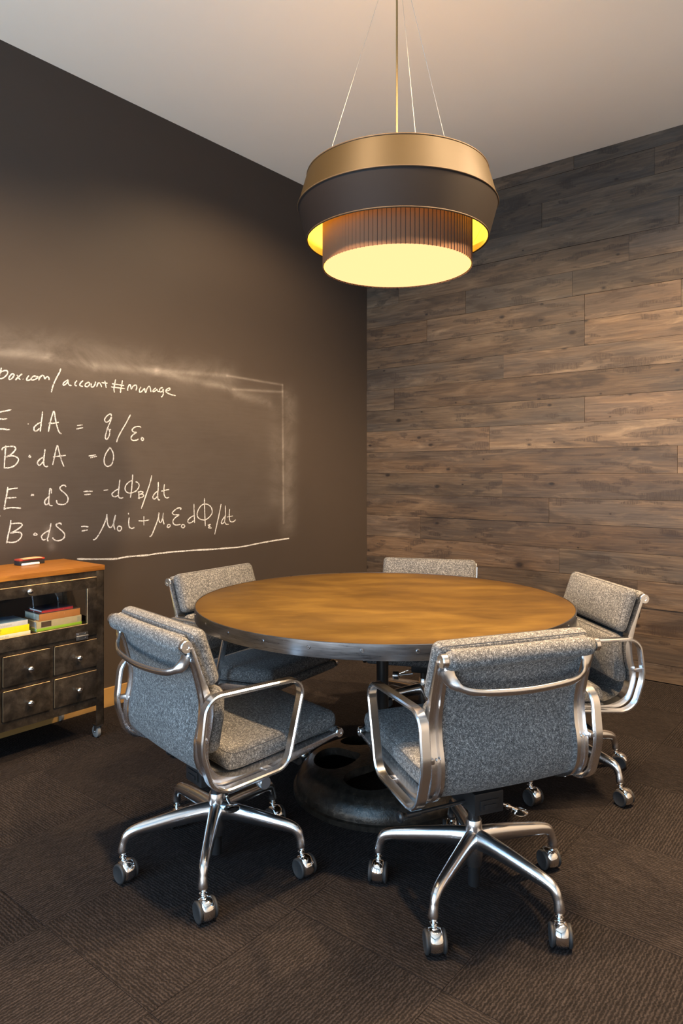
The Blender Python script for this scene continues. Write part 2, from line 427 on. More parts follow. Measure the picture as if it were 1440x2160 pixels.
M = dict(felt=m_felt(), alu=m_alu('polished_aluminium', 0.22, (0.86, 0.86, 0.87)), chrome=m_alu('chrome', 0.06, (0.90, 0.90, 0.90)),
         brushed=m_alu('brushed_steel', 0.30, (0.62, 0.62, 0.63)), tabletop=m_tabletop(), band=m_band(), iron=m_iron(), black=m_black(), rubber=m_rubber(),
         carpet=m_carpet(), plank=m_plank(), chalkwall=m_chalkwall(), chalk=m_chalk(), glass=m_glass(), patina=m_patina(), oak=m_oak(),
         ceiling=plain('ceiling_paint', (0.84, 0.785, 0.705), 0.9, 0, 0.015, 6), paint=plain('pale_wall_paint', (0.45, 0.43, 0.40), 0.7, 0, 0.03, 8),
         backing=plain('dark_backing', (0.02, 0.014, 0.011), 0.9), skirting=plain('tan_skirting_paint', (0.33, 0.195, 0.065), 0.5, 0, 0.05, 12),
         winframe=plain('dark_window_frame', (0.04, 0.04, 0.042), 0.4, 0.3), stitch=plain('felt_stitching', (0.085, 0.083, 0.083), 0.95),
         gold=m_satin('bronze_satin', (0.0215, 0.0138, 0.0042), 0.55, 0.15), dark=m_satin('dark_brown_satin', (0.010, 0.0076, 0.0074), 0.6, 0.0),
         trim=m_satin('shade_binding', (0.045, 0.030, 0.018), 0.5), lining=plain('gold_lining', (0.88, 0.62, 0.07), 0.4, 0, 0.03),
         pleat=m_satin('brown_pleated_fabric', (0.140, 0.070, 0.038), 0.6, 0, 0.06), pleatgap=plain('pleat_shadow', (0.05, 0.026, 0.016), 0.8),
         diffuser=m_emit('lit_diffuser', (1.0, 0.50, 0.215), 1.85), bulb=m_emit('lit_bulb', (1.0, 0.72, 0.36), 6.0),
         cord=plain('gold_cord', (0.25, 0.17, 0.07), 0.5, 0.3, 0.3, 300), wire=plain('pale_steel_wire', (0.45, 0.43, 0.39), 0.35, 0.4),
         edge=m_alu('gold_edge_highlight', 0.33, (0.50, 0.385, 0.24)),  # gold tone paints the warm highlight on cabinet edges
         greywheel=plain('grey_rubber_wheel', (0.16, 0.16, 0.155), 0.6),
         post=plain('black_steel_post', (0.018, 0.017, 0.017), 0.35, 0.4, 0.2))

# ------------------------------------------------------------------ the room
ANG_L = math.atan2(DL.y, DL.x)
ANG_R = math.atan2(DR.y, DR.x)
def structure(name, mb, mat, loc=(0, 0, 0), rz=0.0, smooth=0):
    o = mb.build(name, mat, None, smooth, loc, rz); return tag(o, kind='structure')
COR = (CX, CY, 0)
m = MB(); m.box(-ROOM_U, 0.12, 0, 0.12, 0, CEIL); wall_left = structure('wall_left', m, M['chalkwall'], COR, ANG_L)
m = MB(); m.box(-0.12, ROOM_V + 0.1, 0.022, 0.14, 0, CEIL); wall_right = structure('wall_right', m, M['backing'], COR, ANG_R)
m = MB(); m.box(-ROOM_U - 0.2, 0.3, -ROOM_V - 0.3, 0.2, -0.12, -0.006); floor = structure('floor', m, M['backing'], COR, ANG_L)
m = MB(); m.box(-ROOM_U - 0.2, 0.3, -ROOM_V - 0.3, 0.2, CEIL, CEIL + 0.12); structure('ceiling', m, M['ceiling'], COR, ANG_L)
m = MB(); m.box(-ROOM_U, 0.2, -ROOM_V - 0.12, -ROOM_V, 0, CEIL); structure('wall_near', m, M['paint'], COR, ANG_L)
# window wall behind the camera: sill, header, piers and three glazed openings
S0 = -ROOM_U
WZ0, WZ1 = 0.35, 3.0
OPEN = [(-1.55, -0.25), (-3.15, -1.85), (-4.75, -3.45)]
m = MB(); m.box(S0 - 0.14, S0, -ROOM_V, 0, 0, WZ0); m.box(S0 - 0.14, S0, -ROOM_V, 0, WZ1, CEIL)
edges = [0.0] + [e for o in OPEN for e in (o[1], o[0])] + [-ROOM_V]
for a, b in zip(edges[0::2], edges[1::2]): m.box(S0 - 0.14, S0, b, a, WZ0, WZ1)
structure('wall_back', m, M['paint'], COR, ANG_L)
for i, (a, b) in enumerate(OPEN):
    m = MB(); f = 0.05
    m.box(S0 - 0.10, S0 - 0.04, a, b, WZ0, WZ0 + f); m.box(S0 - 0.10, S0 - 0.04, a, b, WZ1 - f, WZ1)
    m.box(S0 - 0.10, S0 - 0.04, a, a + f, WZ0 + f, WZ1 - f); m.box(S0 - 0.10, S0 - 0.04, b - f, b, WZ0 + f, WZ1 - f)
    m.box(S0 - 0.10, S0 - 0.04, a + f, b - f, 2.30, 2.35)
    w = structure('window_%d' % (i + 1), m, M['winframe'], COR, ANG_L)
    for z0, z1 in ((WZ0 + f, 2.30), (2.35, WZ1 - f)):
        g = MB(); g.add([(S0 - 0.07, a + f, z0), (S0 - 0.07, b - f, z0), (S0 - 0.07, b - f, z1), (S0 - 0.07, a + f, z1)], [(0, 1, 2, 3)])
        g.build('pane', M['glass'], w, 0)
m = MB(); m.box(-ROOM_U, 0, -0.013, 0, 0, 0.103, 0.002); structure('baseboard_left', m, M['skirting'], COR, ANG_L)

# carpet tiles, laid quarter-turn
tile = MB(); tile.box(-0.2495, 0.2495, -0.2495, 0.2495, -0.006, 0.0, 0.0012)
tile_me = tile.build('carpet_tile', M['carpet'], smooth=0, data_only=True)
for i in range(12):
    for j in range(10):
        inst('carpet_tile', tile_me, floor, (-0.25 - 0.5*i, -0.25 - 0.5*j, 0), (0, 0, (math.pi/2) * ((i + j) % 2) + math.pi * random.randint(0, 1)))

# reclaimed planks on the right wall, row by row
ROW = 0.16744
JOINTS = {10: [1.48], 9: [0.62, 2.34], 8: [0.31, 2.05], 7: [0.90, 1.69], 6: [0.57, 1.77, 2.35], 5: [1.77], 4: [1.20, 2.75], 3: [0.27, 2.55],
          2: [1.77], 1: [1.09, 2.62], 0: [2.33], -1: [1.19], -2: [1.53], -3: [0.51, 2.62], -4: [1.60], -5: [0.75, 2.1], -6: [1.35, 2.55], -7: [0.45, 1.95], -8: [1.1, 2.4], 11: [0.95, 2.2], 12: [0.5, 1.7]}
TONE = {(10, 0): 0.60, (10, 1): 0.85, (9, 1): 1.0, (8, 0): 0.95, (8, 2): 1.25, (7, 0): 0.9, (6, 1): 1.05, (4, 0): 0.92, (3, 0): 0.90, (3, 1): 0.66, (2, 0): 0.85, (1, 1): 1.25, (-2, 1): 1.12, (-3, 0): 1.25, (-3, 1): 0.80, (-5, 1): 0.85}
for r, js in JOINTS.items():
    z0, z1 = 1.28 + ROW * r, min(1.28 + ROW * (r + 1), CEIL)
    z0 = max(z0, 0.0)
    if z1 - z0 < 0.02: continue
    xs = [0.0] + js
    while xs[-1] < ROOM_V - 1.6: xs.append(xs[-1] + random.uniform(1.0, 1.7))
    xs.append(ROOM_V)
    for k in range(len(xs) - 1):
        pr = random.uniform(0.0, 0.005); g = 0.0007
        x0, x1 = xs[k] + g, xs[k+1] - g
        m = MB(); m.box(-(x1-x0)/2, (x1-x0)/2, -pr, 0.022, -(z1-z0)/2 + g, (z1-z0)/2 - g, 0.0012)
        o = m.build('plank', M['plank'], wall_right, 0, ((x0+x1)/2, 0, (z0+z1)/2))
        q = TONE.get((r, k), random.uniform(0.74, 1.22)); w = random.uniform(-0.06, 0.06)
        o.color = (q * (1 + w), q, q * (1 - w), 1)

# chalk writing on the left wall: thin raised strokes, (mm along the wall, mm above the floor)
CHALK = {
    'url': '-2936,1792 -2939,1775 -2945,1755 -2954,1733|-2945,1763 -2934,1774 -2920,1780 -2909,1780 -2906,1774 -2908,1764 -2917,1752 -2929,1742 -2942,1738 -2951,1742|-2875,1768 -2883,1768 -2894,1757 -2900,1745 -2898,1739 -2888,1742 -2878,1754 -2874,1764 -2877,1769|-2861,1765 -2854,1757 -2849,1748 -2843,1744|-2834,1774 -2846,1763 -2859,1750 -2868,1739|-2831,1749 -2829,1747|-2800,1769 -2808,1758 -2812,1748 -2809,1744 -2800,1746 -2792,1750|-2759,1768 -2773,1770 -2786,1760 -2789,1752 -2783,1749 -2769,1753 -2758,1761 -2755,1768 -2764,1768 -2771,1765|-2746,1772 -2748,1760 -2749,1751 -2745,1762 -2735,1775 -2726,1777 -2721,1770 -2718,1761 -2711,1770 -2702,1773 -2696,1767 -2696,1757|-2632,1823 -2640,1802 -2658,1768 -2673,1734 -2679,1715 -2683,1696|-2591,1769 -2604,1762 -2617,1750 -2620,1741 -2615,1739 -2602,1748 -2593,1761 -2590,1768 -2592,1754 -2586,1743 -2572,1741|-2542,1771 -2552,1758 -2554,1748 -2549,1743 -2543,1744|-2507,1774 -2520,1762 -2526,1749 -2518,1743 -2508,1743|-2476,1768 -2490,1761 -2496,1750 -2492,1744 -2480,1745 -2470,1756 -2469,1765 -2478,1768 -2482,1764|-2459,1765 -2460,1752 -2456,1745 -2446,1748 -2438,1760 -2434,1776|-2427,1748 -2423,1761 -2417,1771 -2409,1771 -2403,1763 -2397,1750|-2378,1787 -2374,1769 -2370,1749|-2397,1775 -2381,1774 -2362,1775|-2311,1801 -2318,1771 -2322,1749 -2319,1728|-2268,1800 -2273,1776 -2279,1750 -2281,1729|-2334,1775 -2297,1774 -2258,1772|-2339,1757 -2297,1756 -2253,1755|-2234,1745 -2235,1757 -2228,1775 -2220,1781 -2215,1771 -2211,1756 -2202,1772 -2187,1782 -2178,1780 -2176,1767 -2181,1751|-2148,1775 -2157,1759 -2158,1748 -2150,1745 -2135,1758 -2124,1768 -2121,1755 -2115,1746 -2108,1766 -2097,1782 -2088,1783 -2083,1768 -2080,1752|-2047,1779 -2061,1768 -2067,1758 -2058,1757 -2045,1766 -2038,1772 -2035,1763 -2022,1760|-1998,1787 -2015,1780 -2021,1768 -2015,1759 -2001,1764 -1995,1777 -1994,1761 -1995,1745 -2003,1733 -2011,1731|-1977,1768 -1958,1772 -1946,1781 -1949,1788 -1963,1783 -1976,1771 -1975,1763 -1958,1755 -1932,1749 -1905,1747',
    'gaussE': '-2961,1571 -2942,1577 -2914,1584 -2888,1592|-2959,1540 -2942,1543 -2926,1543 -2908,1547|-2964,1494 -2942,1495 -2923,1495 -2907,1493 -2894,1495|-2958,1572 -2965,1493|-2806,1527 -2802,1526|-2729,1594 -2733,1564 -2738,1526 -2742,1492|-2740,1539 -2756,1529 -2771,1515 -2775,1505 -2771,1493 -2759,1495 -2745,1508|-2699,1492 -2690,1539 -2679,1577 -2669,1600 -2663,1568 -2654,1528 -2644,1498 -2635,1488 -2629,1485|-2697,1536 -2672,1538 -2643,1544|-2541,1533 -2510,1538|-2545,1514 -2526,1519 -2507,1523|-2338,1596 -2340,1606 -2352,1605 -2370,1590 -2379,1575 -2376,1564 -2364,1561 -2350,1571 -2337,1590 -2342,1570 -2356,1540 -2368,1507 -2375,1481 -2372,1469 -2364,1467 -2352,1486 -2348,1508 -2354,1522 -2366,1526 -2352,1520 -2340,1522|-2217,1611 -2246,1561 -2276,1515 -2297,1477 -2305,1453|-2147,1543 -2160,1548 -2186,1544 -2204,1530 -2204,1520 -2193,1514 -2178,1513 -2199,1500 -2212,1485 -2210,1472 -2195,1466 -2173,1471 -2164,1477|-2144,1487 -2145,1472 -2136,1469 -2129,1477 -2136,1484 -2144,1487',
    'gaussB': '-2915,1415 -2917,1385 -2920,1344 -2922,1304|-2934,1392 -2929,1403 -2914,1409 -2891,1412 -2874,1411 -2867,1403 -2872,1390 -2891,1371 -2910,1361 -2888,1366 -2867,1362 -2854,1353 -2854,1341 -2867,1322 -2891,1309 -2922,1306|-2795,1372 -2800,1363 -2793,1361 -2792,1367|-2717,1402 -2721,1370 -2724,1340 -2721,1320 -2709,1314 -2701,1317|-2723,1363 -2742,1353 -2756,1336 -2752,1323 -2744,1321 -2730,1335 -2724,1343|-2676,1323 -2667,1364 -2658,1405 -2650,1424 -2642,1392 -2629,1348 -2615,1315|-2674,1364 -2640,1369 -2605,1374|-2475,1373 -2453,1376 -2432,1380|-2465,1363 -2445,1368 -2426,1372|-2354,1423 -2340,1419|-2346,1423 -2370,1391 -2382,1359 -2380,1334 -2368,1320 -2354,1319 -2336,1330 -2325,1360 -2326,1389 -2338,1412 -2346,1422',
    'faraday': '-2905,1213 -2909,1181 -2917,1142 -2923,1103|-2905,1201 -2882,1205 -2857,1207|-2915,1160 -2891,1160 -2863,1161|-2923,1103 -2914,1109 -2888,1112 -2862,1110 -2840,1107|-2789,1166 -2784,1174 -2783,1169 -2777,1173 -2779,1167|-2692,1203 -2695,1166 -2697,1132 -2692,1117 -2677,1114|-2692,1203 -2685,1199 -2683,1177|-2695,1160 -2711,1149 -2719,1133 -2714,1121 -2704,1122 -2695,1135|-2604,1208 -2609,1217 -2624,1217 -2637,1205 -2629,1191 -2608,1174 -2593,1153 -2595,1132 -2611,1119 -2633,1118 -2651,1125 -2656,1141|-2505,1182 -2480,1184 -2452,1183|-2499,1166 -2480,1167 -2463,1168|-2385,1187 -2358,1189|-2285,1244 -2290,1203 -2294,1163 -2290,1146 -2277,1141 -2263,1144|-2292,1194 -2316,1182 -2334,1166 -2327,1153 -2310,1151 -2296,1157|-2202,1273 -2205,1232 -2211,1179 -2217,1142|-2202,1241 -2228,1230 -2248,1210 -2251,1188 -2239,1173 -2216,1168 -2185,1177 -2166,1194 -2160,1212 -2168,1226 -2183,1233|-2162,1175 -2161,1152 -2159,1133|-2168,1173 -2148,1176 -2134,1172 -2142,1164 -2155,1160 -2135,1160 -2129,1151 -2142,1142 -2168,1138|-2074,1268 -2088,1219 -2115,1151 -2145,1078|-2029,1229 -2030,1187 -2034,1149 -2029,1126 -2017,1124|-2030,1178 -2052,1163 -2067,1144 -2061,1131 -2050,1132 -2036,1145|-1986,1216 -1990,1175 -1985,1146 -1971,1134 -1952,1137|-2007,1175 -1978,1180 -1952,1184',
    'ampere': '-2945,1073 -2941,1074|-2890,1051 -2894,1016 -2904,975 -2911,939|-2890,1032 -2862,1034 -2841,1032 -2834,1024 -2843,1013 -2869,997 -2891,987 -2862,990 -2841,985 -2837,973 -2844,957 -2865,943 -2888,941 -2909,945|-2776,974 -2769,978 -2759,973 -2762,969 -2773,969 -2777,974|-2685,1024 -2692,990 -2700,957 -2705,944 -2700,932|-2696,987 -2718,977 -2734,963 -2733,949 -2726,942 -2713,943|-2629,1012 -2634,1021 -2647,1021 -2658,1013 -2647,999 -2624,979 -2611,961 -2615,944 -2633,933 -2654,932 -2670,940 -2677,950|-2518,997 -2498,997 -2476,993|-2515,973 -2496,975 -2480,977|-2365,1056 -2369,1035 -2385,996 -2413,949 -2435,924 -2449,922|-2365,1052 -2363,1013 -2355,989 -2343,981 -2327,996 -2316,1028 -2312,1048 -2321,1021 -2323,992 -2316,968|-2296,986 -2301,971 -2292,959 -2279,962 -2274,975 -2282,984 -2296,986|-2231,1057 -2229,1048|-2225,1030 -2228,1005 -2226,981 -2216,970 -2202,968 -2192,973|-2128,1033 -2128,981|-2165,1009 -2128,1006 -2092,1010|-2025,1050 -2031,1014 -2052,965 -2075,920 -2089,913|-2023,1048 -2027,1021 -2022,998 -2013,990 -2001,1008 -1993,1047 -1997,1020 -1994,996 -1988,978|-1961,976 -1966,963 -1957,958 -1945,965 -1948,974 -1961,976|-1872,1059 -1865,1066 -1876,1072 -1898,1067 -1926,1048 -1927,1039 -1913,1031 -1879,1029 -1905,1016 -1924,997 -1921,979 -1901,969 -1869,972|-1858,970 -1862,956 -1849,949 -1837,957 -1842,967 -1858,970|-1767,1092 -1766,1046 -1762,974|-1767,1020 -1792,1010 -1814,991 -1807,977 -1787,978 -1767,989|-1685,1124 -1684,1063 -1678,950|-1685,1089 -1715,1076 -1738,1044 -1741,1016 -1723,997 -1684,988 -1647,1003 -1623,1031 -1631,1065 -1658,1084 -1684,1088|-1634,958 -1655,954 -1639,945 -1652,941 -1647,935 -1627,935|-1549,1083 -1566,1016 -1588,941 -1602,892|-1514,1071 -1514,1013 -1519,971 -1508,952 -1486,950|-1518,1001 -1539,981 -1547,962 -1539,956 -1519,967|-1476,1049 -1480,1012 -1475,973 -1458,963 -1438,967 -1425,977|-1500,997 -1450,1002',
    'border': '-2541,827 -2459,818 -2325,806 -2271,808 -2227,810 -2113,807 -2019,810 -1896,809 -1780,806 -1631,800 -1489,796 -1369,795 -1213,805 -1082,812 -919,817',
}
def stroke(mb, pts, w):
    P = [Vector((p[0], p[1])) for p in pts]
    if len(P) > 2: P = [Vector(q[:2]) for q in spline([(p.x, p.y, 0) for p in P], 5)]
    L, Rr = [], []
    for i, p in enumerate(P):
        t = (P[min(i+1, len(P)-1)] - P[max(i-1, 0)])
        t = t.normalized() if t.length > 1e-9 else Vector((1, 0))
        n = Vector((-t.y, t.x)); ww = w * random.uniform(0.72, 1.15) * (0.7 if i in (0, len(P)-1) else 1)
        L.append(p + n*ww); Rr.append(p - n*ww)
    k = len(P); y0, y1 = -0.0002, -0.0012
    vs = [(p.x, y1, p.y) for p in L] + [(p.x, y1, p.y) for p in Rr] + [(p.x, y0, p.y) for p in L] + [(p.x, y0, p.y) for p in Rr]
    fs = []
    for i in range(k - 1):
        fs += [(i, i+1, k+i+1, k+i), (i+1, i, 2*k+i, 2*k+i+1), (k+i, k+i+1, 3*k+i+1, 3*k+i)]
    fs += [(0, k, 3*k, 2*k), (k-1, 3*k-1, 4*k-1, 2*k-1)]
    mb.add(vs, fs)
for key, txt in CHALK.items():
    mb = MB()
    for st in txt.split('|'):
        stroke(mb, [tuple(int(c) / 1000 for c in p.split(',')) for p in st.split()], 0.0034 if key != 'border' else 0.0046)
    mb.build('chalk_line' if key == 'border' else 'chalk_writing', M['chalk'], wall_left, 0)

# ------------------------------------------------------------------ the round table
TX, TY = 0.167, 2.806
TR, TH = 0.750, 0.767
table = thing('round_table', 'large round table with amber wood top, screwed-on steel rim and black cast iron base', 'table', (TX, TY, 0))
m = MB(); m.lathe([(0, 0.722), (TR - .0035, 0.722), (TR - .0035, 0.7665), (TR - .0045, TH), (0, TH)], 128); m.build('tabletop', M['tabletop'], table, 30)
m = MB(); m.lathe([(TR - .0033, 0.718), (TR, 0.718), (TR + 0.0004, 0.7195), (TR + 0.0004, 0.7665), (TR - 0.0005, 0.768), (TR - .0033, 0.768), (TR - .0033, 0.718)], 128)
band = m.build('steel_rim', M['band'], table, 30)
s = MB()
s.lathe([(0, 0.0022), (0.0045, 0.0022), (0.0066, 0.0008), (0.0068, -0.001)], 16)
s.mi = 1; s.box(-0.0036, 0.0036, -0.0008, 0.0008, 0.0020, 0.0025); s.box(-0.0008, 0.0008, -0.0036, 0.0036, 0.0020, 0.0025)
screw_me = s.build('screw', [M['band'], M['black']], smooth=30, data_only=True)
for k in range(28):
    a = R(-90 - 3.0 - 5.1) + 2*math.pi*k/28
    o = inst('screw', screw_me, band, ((TR + 0.0002)*math.cos(a), (TR + 0.0002)*math.sin(a), 0.7475))
    o.rotation_euler = (Vector((math.cos(a), math.sin(a), 0)).to_track_quat('Z', 'Y')).to_euler()
m = MB(); m.cyl((0, 0, 0.15), (0, 0, 0.72), 0.0245, 24); m.lathe([(0.0245, 0.60), (0.034, 0.70), (0.034, 0.712)], 24); m.build('post', M['post'], table)
m = MB(); m.lathe([(0, 0.706), (0.15, 0.706), (0.152, 0.709), (0.15, 0.7175), (0, 0.7175)], 40)
for a in (0, 90): 
    d = Vector((math.cos(R(a + 20)), math.sin(R(a + 20)), 0)); n = Vector((-d.y, d.x, 0))
    ring = lambda q: [tuple(d*q + n*w + Vector((0, 0, z))) for w, z in ((-0.02, 0.690), (0.02, 0.690), (0.02, 0.7175), (-0.02, 0.7175))]
    m.loft([ring(-0.42), ring(0.42)])
m.build('mounting_plate', M['post'], table, 30)
# cast iron base: a domed wheel with six tear-shaped openings
def zprof(r):
    P = [(0.0, 0.150), (0.06, 0.148), (0.12, 0.138), (0.20, 0.128), (0.27, 0.115), (0.31, 0.097), (0.335, 0.072), (0.349, 0.042), (0.352, 0.022), (0.362, 0.018), (0.362, 0.0)]
    for (a, za), (b, zb) in zip(P, P[1:]):
        if r <= b and b > a: return za + (zb - za) * (r - a) / (b - a)
    return 0.0
m = MB(); NS, N = 5, 48
r_in, r_out = 0.055, 0.292
def P3(r, a): return (r*math.cos(a), r*math.sin(a), zprof(r))
for k in range(NS):
    a0 = R(258) + 2*math.pi*k/NS; h = math.pi/NS
    outer, hole = [], []
    per = []
    for i in range(N):      # sector boundary, walked anticlockwise from the middle of its outer side
        t = i / N * 4
        if t < 0.5: q = (r_out, t*2*h)
        elif t < 1.5: q = (r_out + (r_in - r_out)*(t-0.5), h)
        elif t < 2.5: q = (r_in, h - (t-1.5)*2*h)
        elif t < 3.5: q = (r_in + (r_out - r_in)*(t-2.5), -h)
        else: q = (r_out, -h + (t-3.5)*2*h)
        per.append(q)
    for (r, a) in per:
        ph = math.atan2(a / h, (r - 0.195) / 0.12)
        rr = 0.187 + 0.094*math.cos(ph) ; aa = 0.80*h*math.sin(ph) * (1 + 0.12*math.cos(ph)) - 0.12*math.cos(ph)
        outer.append((r, a0 + a)); hole.append((rr, a0 + aa))
    rings = []
    for q in (0, 0.35, 0.7, 1.0):
        rings.append([P3(o[0] + (hh[0]-o[0])*q, o[1] + (hh[1]-o[1])*q) for o, hh in zip(outer, hole)])
    low = [(p[0], p[1], p[2] - 0.008) for p in rings[-1]]
    rim = [(p[0]*1.0, p[1]*1.0, p[2] - 0.03) for p in rings[-1]]
    m.loft(rings + [low, rim], caps=False)
m.lathe([(r, zprof(r)) for r in (0.292, 0.302, 0.31, 0.318, 0.326, 0.335, 0.341, 0.346, 0.349, 0.351, 0.352, 0.362)] + [(0.362, 0.0), (0.33, 0.0), (0.318, 0.05), (0.292, 0.09)], 120)
m.lathe([(0.055, zprof(0.055)), (0.050, 0.165), (0.040, 0.185), (0.034, 0.21), (0.0, 0.21)], 40)
base = m.build('wheel_base', M['iron'], table, 50)

# ------------------------------------------------------------------ office chairs
PROF = spline([(0, -.243, .815), (0, -.236, .796), (0, -.212, .727), (0, -.187, .652), (0, -.178, .607), (0, -.182, .555), (0, -.193, .505), (0, -.191, .450),
               (0, -.168, .407), (0, -.122, .381), (0, -.060, .371), (0, .050, .377), (0, .200, .391), (0, .331, .406)], 6)
ARC = [0.0]
for a, b in zip(PROF, PROF[1:]): ARC.append(ARC[-1] + (b - a).length)
def at_arc(s):
    if s <= 0:
        t = (PROF[1] - PROF[0]).normalized(); return PROF[0] + t*s, t
    for i in range(len(ARC) - 1):
        if s <= ARC[i+1]:
            q = (s - ARC[i]) / (ARC[i+1] - ARC[i]); p = PROF[i].lerp(PROF[i+1], q)
            ta = (PROF[min(i+1, len(PROF)-1)] - PROF[max(i-1, 0)]); tb = (PROF[min(i+2, len(PROF)-1)] - PROF[i])
            return p, (ta.normalized()*(1-q) + tb.normalized()*q).normalized()
    t = (PROF[-1] - PROF[-2]).normalized(); return PROF[-1] + t*(s - ARC[-1]), t
def arc_of(z=None, y=None):
    for i, p in enumerate(PROF):
        if z is not None and p.z <= z: return ARC[i]
        if y is not None and i > len(PROF)//2 and p.y >= y: return ARC[i]
    return ARC[-1]
def outn(t): return Vector((0, t.z, -t.y))        # rear / underside of the chair shell
def on(s, x, b):
    p, t = at_arc(s); return p + Vector((x, 0, 0)) + outn(t)*b
def cushion(s0, s1, half, th, base_off, r, bulge=0.2, nx=22, ns=16, nt=6):
    """rounded pad lying on the chair shell between arc lengths s0..s1"""
    mb = MB(); hs, ht = (s1-s0)/2, th/2; sm = (s0+s1)/2
    def put(u, v, w):
        p = Vector((u*half, v*hs, w*ht)); d = (half, hs, ht)
        q = Vector([max(-(d[i]-r), min(d[i]-r, p[i])) for i in range(3)])
        e = p - q
        if e.length > 1e-9: p = q + e.normalized()*r
        if w > 0 or p.z > 0: p.z += bulge*th*(1-u*u)*(1-v*v)*max(0, p.z/ht)
        return tuple(on(sm + p.y, p.x, -(base_off + ht + p.z)))
    lin = lambda n: [-math.cos(math.pi*i/n) for i in range(n+1)]
    U, V, W = lin(nx), lin(ns), lin(nt)
    for A, B, fn in ((U, V, lambda a, b: (a, b, 1)), (U, V, lambda a, b: (a, b, -1)), (U, W, lambda a, b: (a, 1, b)), (U, W, lambda a, b: (a, -1, b)), (V, W, lambda a, b: (1, a, b)), (V, W, lambda a, b: (-1, a, b))):
        mb.loft([[put(*fn(a, b)) for b in B] for a in A], closed_ring=False, caps=False)
    # seam running round the front face and round the back face
    seam = MB()
    for w, ins in ((0.72, 0.010), (-0.55, 0.004)):
        loop = fillet([(-half+ins, -hs+ins), (half-ins, -hs+ins), (half-ins, hs-ins), (-half+ins, hs-ins)], [r*0.9]*4, 6)
        pts = []
        for i, p in enumerate(loop):
            q = loop[(i+1) % len(loop)]; n = max(1, int((q-p).length/0.03))
            for k in range(n):
                g = p.lerp(q, k/n); pts.append(put(g.x/half, g.y/hs, w))
        seam.tube(pts, 0.0012, 5, closed=True)
    return mb, seam
def weld(mb, name, mat):
    me = mb.build(name, mat, smooth=60, data_only=True)
    bm = bmesh.new(); bm.from_mesh(me); bmesh.ops.remove_doubles(bm, verts=bm.verts, dist=0.0002); bmesh.ops.recalc_face_normals(bm, faces=bm.faces); bm.to_mesh(me); bm.free()
    me.polygons.foreach_set('use_smooth', [True]*len(me.polygons)); me.set_sharp_from_angle(angle=R(60)); return me

CH = {}
def hx(s):
    q = min(1, max(0, (s - .52)/.4)); return .238 - .012*q*q*(3 - 2*q)
# shell of felt hung between the side frames
m = MB(); rings = []
for i, p in enumerate(PROF):
    s = ARC[i]; row = []; xs = [-.219 + .438*k/12 for k in range(13)]
    sag = lambda x: 0.006*(1-(x/.219)**2)
    for x in xs: row.append(tuple(on(s, x, -0.009 + sag(x))))
    for x in reversed(xs): row.append(tuple(on(s, x, 0.003 + sag(x))))
    q = (hx(s) - .238)/.238 + 1; row = [(p[0]*q, p[1], p[2]) for p in row]
    rings.append(row)
m.loft(rings); CH['shell'] = m.build('shell', M['felt'], smooth=50, data_only=True)
def roll(cy, cz, ry, rz, half, tilt=0.0):
    mb = MB(); rings = []
    N = 20
    for i in range(N + 1):
        u = -math.cos(math.pi*i/N); x = half*u
        e = max(0.0, (abs(x) - (half - 0.02)) / 0.02); k = math.sqrt(max(0.02, 1 - e*e*0.75))
        row = []
        for j in range(20):
            a = 2*math.pi*j/20; ca, sa = math.cos(a), math.sin(a)
            yy, zz = ry*k*math.copysign(abs(ca)**0.85, ca), rz*k*math.copysign(abs(sa)**0.85, sa)
            row.append((x, cy + yy*math.cos(tilt) - zz*math.sin(tilt), cz + yy*math.sin(tilt) + zz*math.cos(tilt)))
        rings.append(row)
    mb.loft(rings); return mb
CH['top_roll'] = roll(-.247, .790, .0225, .0265, .239, -0.3).build('top_roll', M['felt'], smooth=60, data_only=True)
CH['front_roll'] = roll(.332, .404, .020, .0175, .227).build('front_roll', M['felt'], smooth=60, data_only=True)
# cushions
sA, sB, sC = arc_of(z=.656), arc_of(z=.650), arc_of(z=.462)
for nm, (a, b, half, th, off, r, bu) in {'upper_cushion': (-.002, sA, .252, .050, .012, .024, .25), 'lower_cushion': (sB, sC, .248, .054, .012, .026, .3),
                                         'seat_cushion': (arc_of(y=-.105), ARC[-1] + .012, .230, .060, .012, .027, .22)}.items():
    pad, seam = cushion(a, b, half, th, off, r, bu)
    CH[nm] = weld(pad, nm, M['felt']); CH[nm + '_seam'] = seam.build('seam', M['stitch'], smooth=60, data_only=True)
